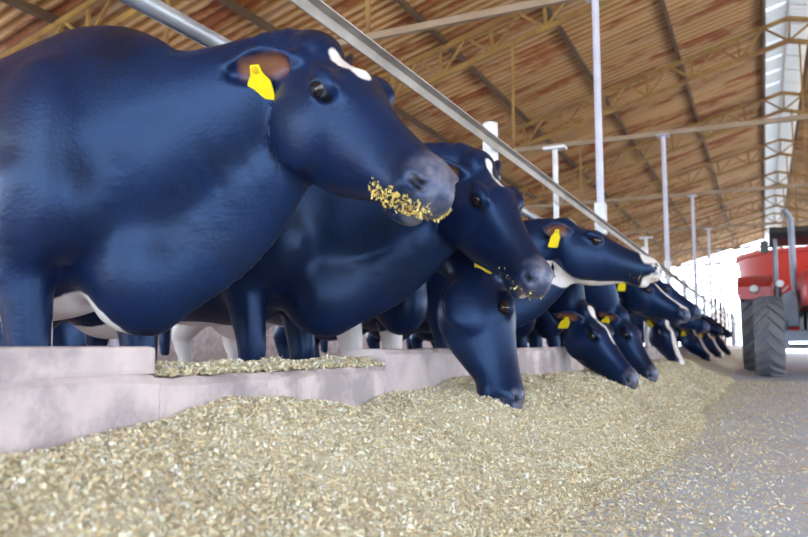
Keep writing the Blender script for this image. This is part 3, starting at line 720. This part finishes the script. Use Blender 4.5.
DENTS += [(-.80, 2.55, .12, .03), (-.70, 4.57, .14, .04), (-.74, 5.5, .14, .04), (-.88, 8.7, .2, .05)]

# feed stuck to the nearest cow's muzzle
def crumbs(root, h2c, n, seed):
    rg = np.random.RandomState(seed); pts = []
    body = [c for c in root.children if c.name.startswith('body')][0]
    co = np.empty(len(body.data.vertices) * 3, np.float32); body.data.vertices.foreach_get('co', co); co = co.reshape(-1, 3)
    c = np.array([h2c((.555, -.03, -.10)), h2c((.535, -.055, -.115)), h2c((.50, -.075, -.13)), h2c((.45, -.08, -.145)), h2c((.56, .02, -.10))])
    d = np.min(np.linalg.norm(co[:, None, :] - c[None], axis=2), 1); cand = co[d < .034]
    q = cand[rg.randint(0, len(cand), n)] + rg.normal(0, .004, (n, 3))
    f = flakes(q[:, 0], q[:, 1], q[:, 2], np.full(n, .008), 'feed_crumbs', root, 1.0, seed, (1.1, .92, .40)); tag(f, kind='stuff')
crumbs(c1, h1, 900, 11); crumbs(c2, h2, 60, 12); crumbs(c4, h4, 60, 13)
build_feed()

# ================================================================== TRACTOR AND MIXER WAGON
def tyre(parent, name, c, R, W, nl, mir):
    hw = W / 2; prof = [(R * .58, -hw * .75), (R * .66, -hw * .98), (R * .86, -hw * 1.02), (R * .90, -hw * .86), (R * .915, 0), (R * .90, hw * .86), (R * .86, hw * 1.02), (R * .66, hw * .98), (R * .58, hw * .75)]
    t = MB().lathe(prof, 40, 'x', close=True).build(name, M_['rubber'], parent, True, loc=c)
    lm = None
    for sd in (-1, 1):
        g = MB(); vs_ = []
        for k in range(5):
            u = k / 4; x = sd * hw * (-.06 + 1.06 * u); a = (.62 * u) * (.36 / R); bw = (.020 + .012 * u) / R * 1.15
            rr0 = R * (.915 - .03 * u * u) - .012; rr1 = R * (1.0 - .055 * u ** 3)
            for da, r_ in ((-bw, rr0), (-bw * .75, rr1), (bw * .75, rr1), (bw, rr0)):
                vs_.append((x, r_ * math.cos(a + da), r_ * math.sin(a + da)))
        fs = [(4 * k + j, 4 * k + (j + 1) % 4, 4 * k + 4 + (j + 1) % 4, 4 * k + 4 + j) for k in range(4) for j in range(4)] + [(0, 1, 2, 3), (19, 18, 17, 16)]
        lme = g.add(vs_, fs).mesh('lug', M_['rubber'])
        for i in range(nl):
            link_mesh('lug', lme, t, (0, 0, 0), (2 * PI * (i + (.5 if sd > 0 else 0)) / nl, 0, 0))
    rm = MB().lathe([(.01, -.03), (R * .28, -.03), (R * .34, -hw * .3), (R * .52, -hw * .45), (R * .60, -hw * .74), (R * .60, hw * .74), (R * .52, hw * .45), (R * .34, hw * .3), (R * .28, .03), (.01, .03)], 28, 'x').build('wheel_rim', M_['rim'], t, True)
    return t
T = empty('tractor', (.86, 11.95, 0))
for sx in (-1, 1):
    tyre(T, 'front_tyre', (sx * .80, 0, .575), .575, .38, 18, sx)
    tyre(T, 'rear_tyre', (sx * .98, 2.35, .77), .77, .44, 20, sx)
    # rear fender: arc plate with flat outer lip
    fd = MB(); n = 12
    for i in range(n):
        a0 = math.radians(142 - i * 112 / n); a1 = math.radians(142 - (i + 1) * 112 / n); R_ = .86
        x0, x1 = sorted((sx * .70, sx * 1.24))
        q = [(x0, 2.35 + R_ * math.cos(a0), .77 + R_ * math.sin(a0)), (x1, 2.35 + R_ * math.cos(a0), .77 + R_ * math.sin(a0)), (x1, 2.35 + R_ * math.cos(a1), .77 + R_ * math.sin(a1)), (x0, 2.35 + R_ * math.cos(a1), .77 + R_ * math.sin(a1))]
        fd.add(q + [(x, y, z - .03) for x, y, z in q], [(0, 1, 2, 3), (7, 6, 5, 4), (0, 4, 5, 1), (1, 5, 6, 2), (2, 6, 7, 3), (3, 7, 4, 0)])
    fd.box(min(sx * .70, sx * .73), max(sx * .70, sx * .73), 1.6, 3.1, .9, 1.45)
    fd.box(min(sx * .72, sx * 1.22), max(sx * .72, sx * 1.22), 1.60, 1.68, 1.20, 1.40)
    f = fd.build('rear_fender', M_['red'], T)
    MB().lathe([(.001, -.05), (.06, -.04), (.075, 0), (.07, .03), (.001, .04)], 16, 'y', (sx * .98, 1.55, 1.36)).build('fender_lamp', M_['lamp'], f, True)
    # canopy posts
    MB().tube([(sx * .64, 1.55, 1.20), (sx * .64, 1.50, 2.20)], .028, 10).build('canopy_post', M_['steelblue'], T, True)
    MB().tube([(sx * .64, 2.85, 1.20), (sx * .64, 2.85, 2.20)], .032, 10).build('canopy_post', M_['black'], T, True)
    MB().tube([(sx * .64, 1.52, 2.02), (sx * .80, 1.42, 2.03)], .012, 8).build('mirror_arm', M_['black'], T, True)
    MB().box(sx * .80 - .06, sx * .80 + .06, 1.40, 1.44, 1.93, 2.12).build('mirror', M_['black'], T, bevel=.012)
    MB().lathe([(.001, -.05), (.055, -.05), (.06, 0), (.03, .05), (.001, .06)], 14, 'y', (sx * .60, 1.36, 1.42)).build('work_lamp', M_['lamp'], T, True)
    MB().tube([(sx * .60, 1.40, 1.18), (sx * .60, 1.38, 1.38)], .015, 8).build('lamp_bracket', M_['black'], T, True)
    # front axle end and king pin
    MB().tube([(sx * .62, 0, .40), (sx * .62, 0, .80)], .07, 12).build('king_pin', M_['steelblue'], T, True)
    MB().box(sx * .58 - .15, sx * .58 + .15, .45, 1.15, .52, .62).build('step', M_['steelblue'], T, bevel=.01)
hd = MB(); prof = [(-.36, .98), (-.37, 1.30), (-.33, 1.46), (-.22, 1.55), (0, 1.58), (.22, 1.55), (.33, 1.46), (.37, 1.30), (.36, .98)]
ysec = [(-.62, .80, -.16), (-.60, .90, -.06), (-.50, .97, -.02), (-.2, 1.0, 0), (.6, 1.0, .03), (1.35, 1.02, .06)]
vs_ = [(x * k, y, .98 + (z - .98) * (k if z > .98 else 1) + (dz_ if z > 1.2 else 0)) for y, k, dz_ in ysec for x, z in prof]; P9 = len(prof)
fs = [(i * P9 + j, i * P9 + (j + 1) % P9, (i + 1) * P9 + (j + 1) % P9, (i + 1) * P9 + j) for i in range(len(ysec) - 1) for j in range(P9)] + [tuple(range(P9)), tuple((len(ysec) - 1) * P9 + j for j in range(P9))]
hood = hd.add(vs_, fs).build('hood', M_['red'], T, True)
MB().box(-.24, .24, -.635, -.60, .99, 1.24).build('grille', M_['black'], hood, bevel=.01)
for sx in (-1, 1): MB().box(sx * .18 - .07, sx * .18 + .07, -.645, -.63, 1.10, 1.20).build('headlamp', M_['lamp'], hood, bevel=.012)
MB().box(-.26, .26, -.45, 1.5, .62, .98).build('engine_block', M_['black'], T, bevel=.03)
MB().box(-.30, .30, 1.3, 2.9, .55, 1.0).build('gearbox', M_['black'], T, bevel=.04)
MB().box(-.62, .62, -.07, .07, .50, .66).build('front_axle', M_['steelblue'], T, bevel=.02)
MB().lathe([(.001, -.14), (.10, -.12), (.15, 0), (.10, .12), (.001, .14)], 18, 'z', (0, 0, .50)).build('front_differential', M_['black'], T, True)
MB().tube([(-.02, -.12, .42), (-.02, -.14, .24)], .03, 8).build('tow_pin', M_['black'], T, True)
MB().box(-.30, .30, -.75, -.5, .60, .90).build('weight_bracket', M_['steelblue'], T, bevel=.02)
tk = MB(); tk.add([(-.66, .45, .72), (-.38, .45, .72), (-.38, 1.2, .72), (-.66, 1.2, .72), (-.60, .50, 1.20), (-.40, .50, 1.30), (-.40, 1.15, 1.30), (-.60, 1.15, 1.20)], [(0, 1, 2, 3), (4, 5, 6, 7), (0, 1, 5, 4), (1, 2, 6, 5), (2, 3, 7, 6), (3, 0, 4, 7)])
tk.build('fuel_tank', M_['steelblue'], T, bevel=.02)
MB().tube([(-.44, .35, 1.2), (-.44, .35, 1.45), (-.44, .35, 2.28), (-.47, .30, 2.36), (-.53, .25, 2.42)], [.03, .045, .045, .042, .04], 12).build('exhaust_stack', M_['steelblue'], T, True)
cn = MB(); poly = [(1.05, 2.20), (1.12, 2.12), (1.20, 2.12), (1.22, 2.20), (3.05, 2.22), (3.05, 2.28), (2.0, 2.34), (1.25, 2.31)]
cn.add([(x, y, z) for x in (-.72, .72) for y, z in poly], [tuple(range(8)), tuple(range(15, 7, -1))] + [(i, i + 8, (i + 1) % 8 + 8, (i + 1) % 8) for i in range(8)])
cn.build('canopy', M_['black'], T)
MB().lathe([(.19 + .016 * math.cos(a), .016 * math.sin(a)) for a in [i * PI / 4 for i in range(8)]], 24, 'z', close=True).build('steering_wheel', M_['black'], T, True, loc=(0, 1.72, 1.52), rot=(-.6, 0, 0))
MB().tube([(0, 1.5, 1.2), (0, 1.71, 1.51)], .03, 8).build('steering_column', M_['black'], T, True)
MB().box(-.24, .24, 2.1, 2.55, 1.02, 1.14).build('seat', M_['black'], T, bevel=.03)
MB().box(-.24, .24, 2.5, 2.62, 1.1, 1.6).build('seat_back', M_['black'], T, bevel=.03)
MB().box(-.72, .72, 1.4, 2.9, .93, 1.0).build('platform', M_['steelblue'], T)
tag(T, 'red farm tractor with black canopy parked facing the cows\' lane', 'tractor')
Wg = empty('feed_mixer_wagon', (.95, 19.6, 0))
tub = MB(); n = 40
for r_, z in ((1.05, .75), (1.28, 1.3), (1.46, 2.40), (1.50, 2.42), (1.50, 2.50), (1.44, 2.50), (1.40, 2.38), (1.0, .85)):
    tub.v += [(r_ * math.cos(2 * PI * j / n), 1.35 * r_ * math.sin(2 * PI * j / n), z) for j in range(n)]
tub.f = [(i * n + j, i * n + (j + 1) % n, (i + 1) * n + (j + 1) % n, (i + 1) * n + j) for i in range(7) for j in range(n)] + [tuple(range(n))[::-1], tuple(7 * n + j for j in range(n))]
tb = tub.build('tub', M_['redtub'], Wg, True)
MB().tube([(-.75, -1.62, 2.35), (-.45, -1.74, 2.2), (-.30, -1.74, 1.85), (-.55, -1.66, 1.6), (-.9, -1.48, 1.75)], .022, 8).build('hose', M_['rim'], tb, True)
MB().box(-.5, .5, -2.1, 1.9, .58, .75).build('chassis', M_['redtub'], Wg, bevel=.02)
MB().bar((0, -2.0, .6), (0, -4.5, .58), .14, .14).build('drawbar', M_['redtub'], Wg)
for sx in (-1, 1): tyre(Wg, 'wagon_tyre', (sx * 1.02, .4, .42), .42, .30, 16, sx)
MB().bar((-.95, .4, .42), (.95, .4, .42), .12, .12).build('axle', M_['steelblue'], Wg)
tag(Wg, 'red oval feed mixer wagon hitched behind the tractor', 'mixer wagon')
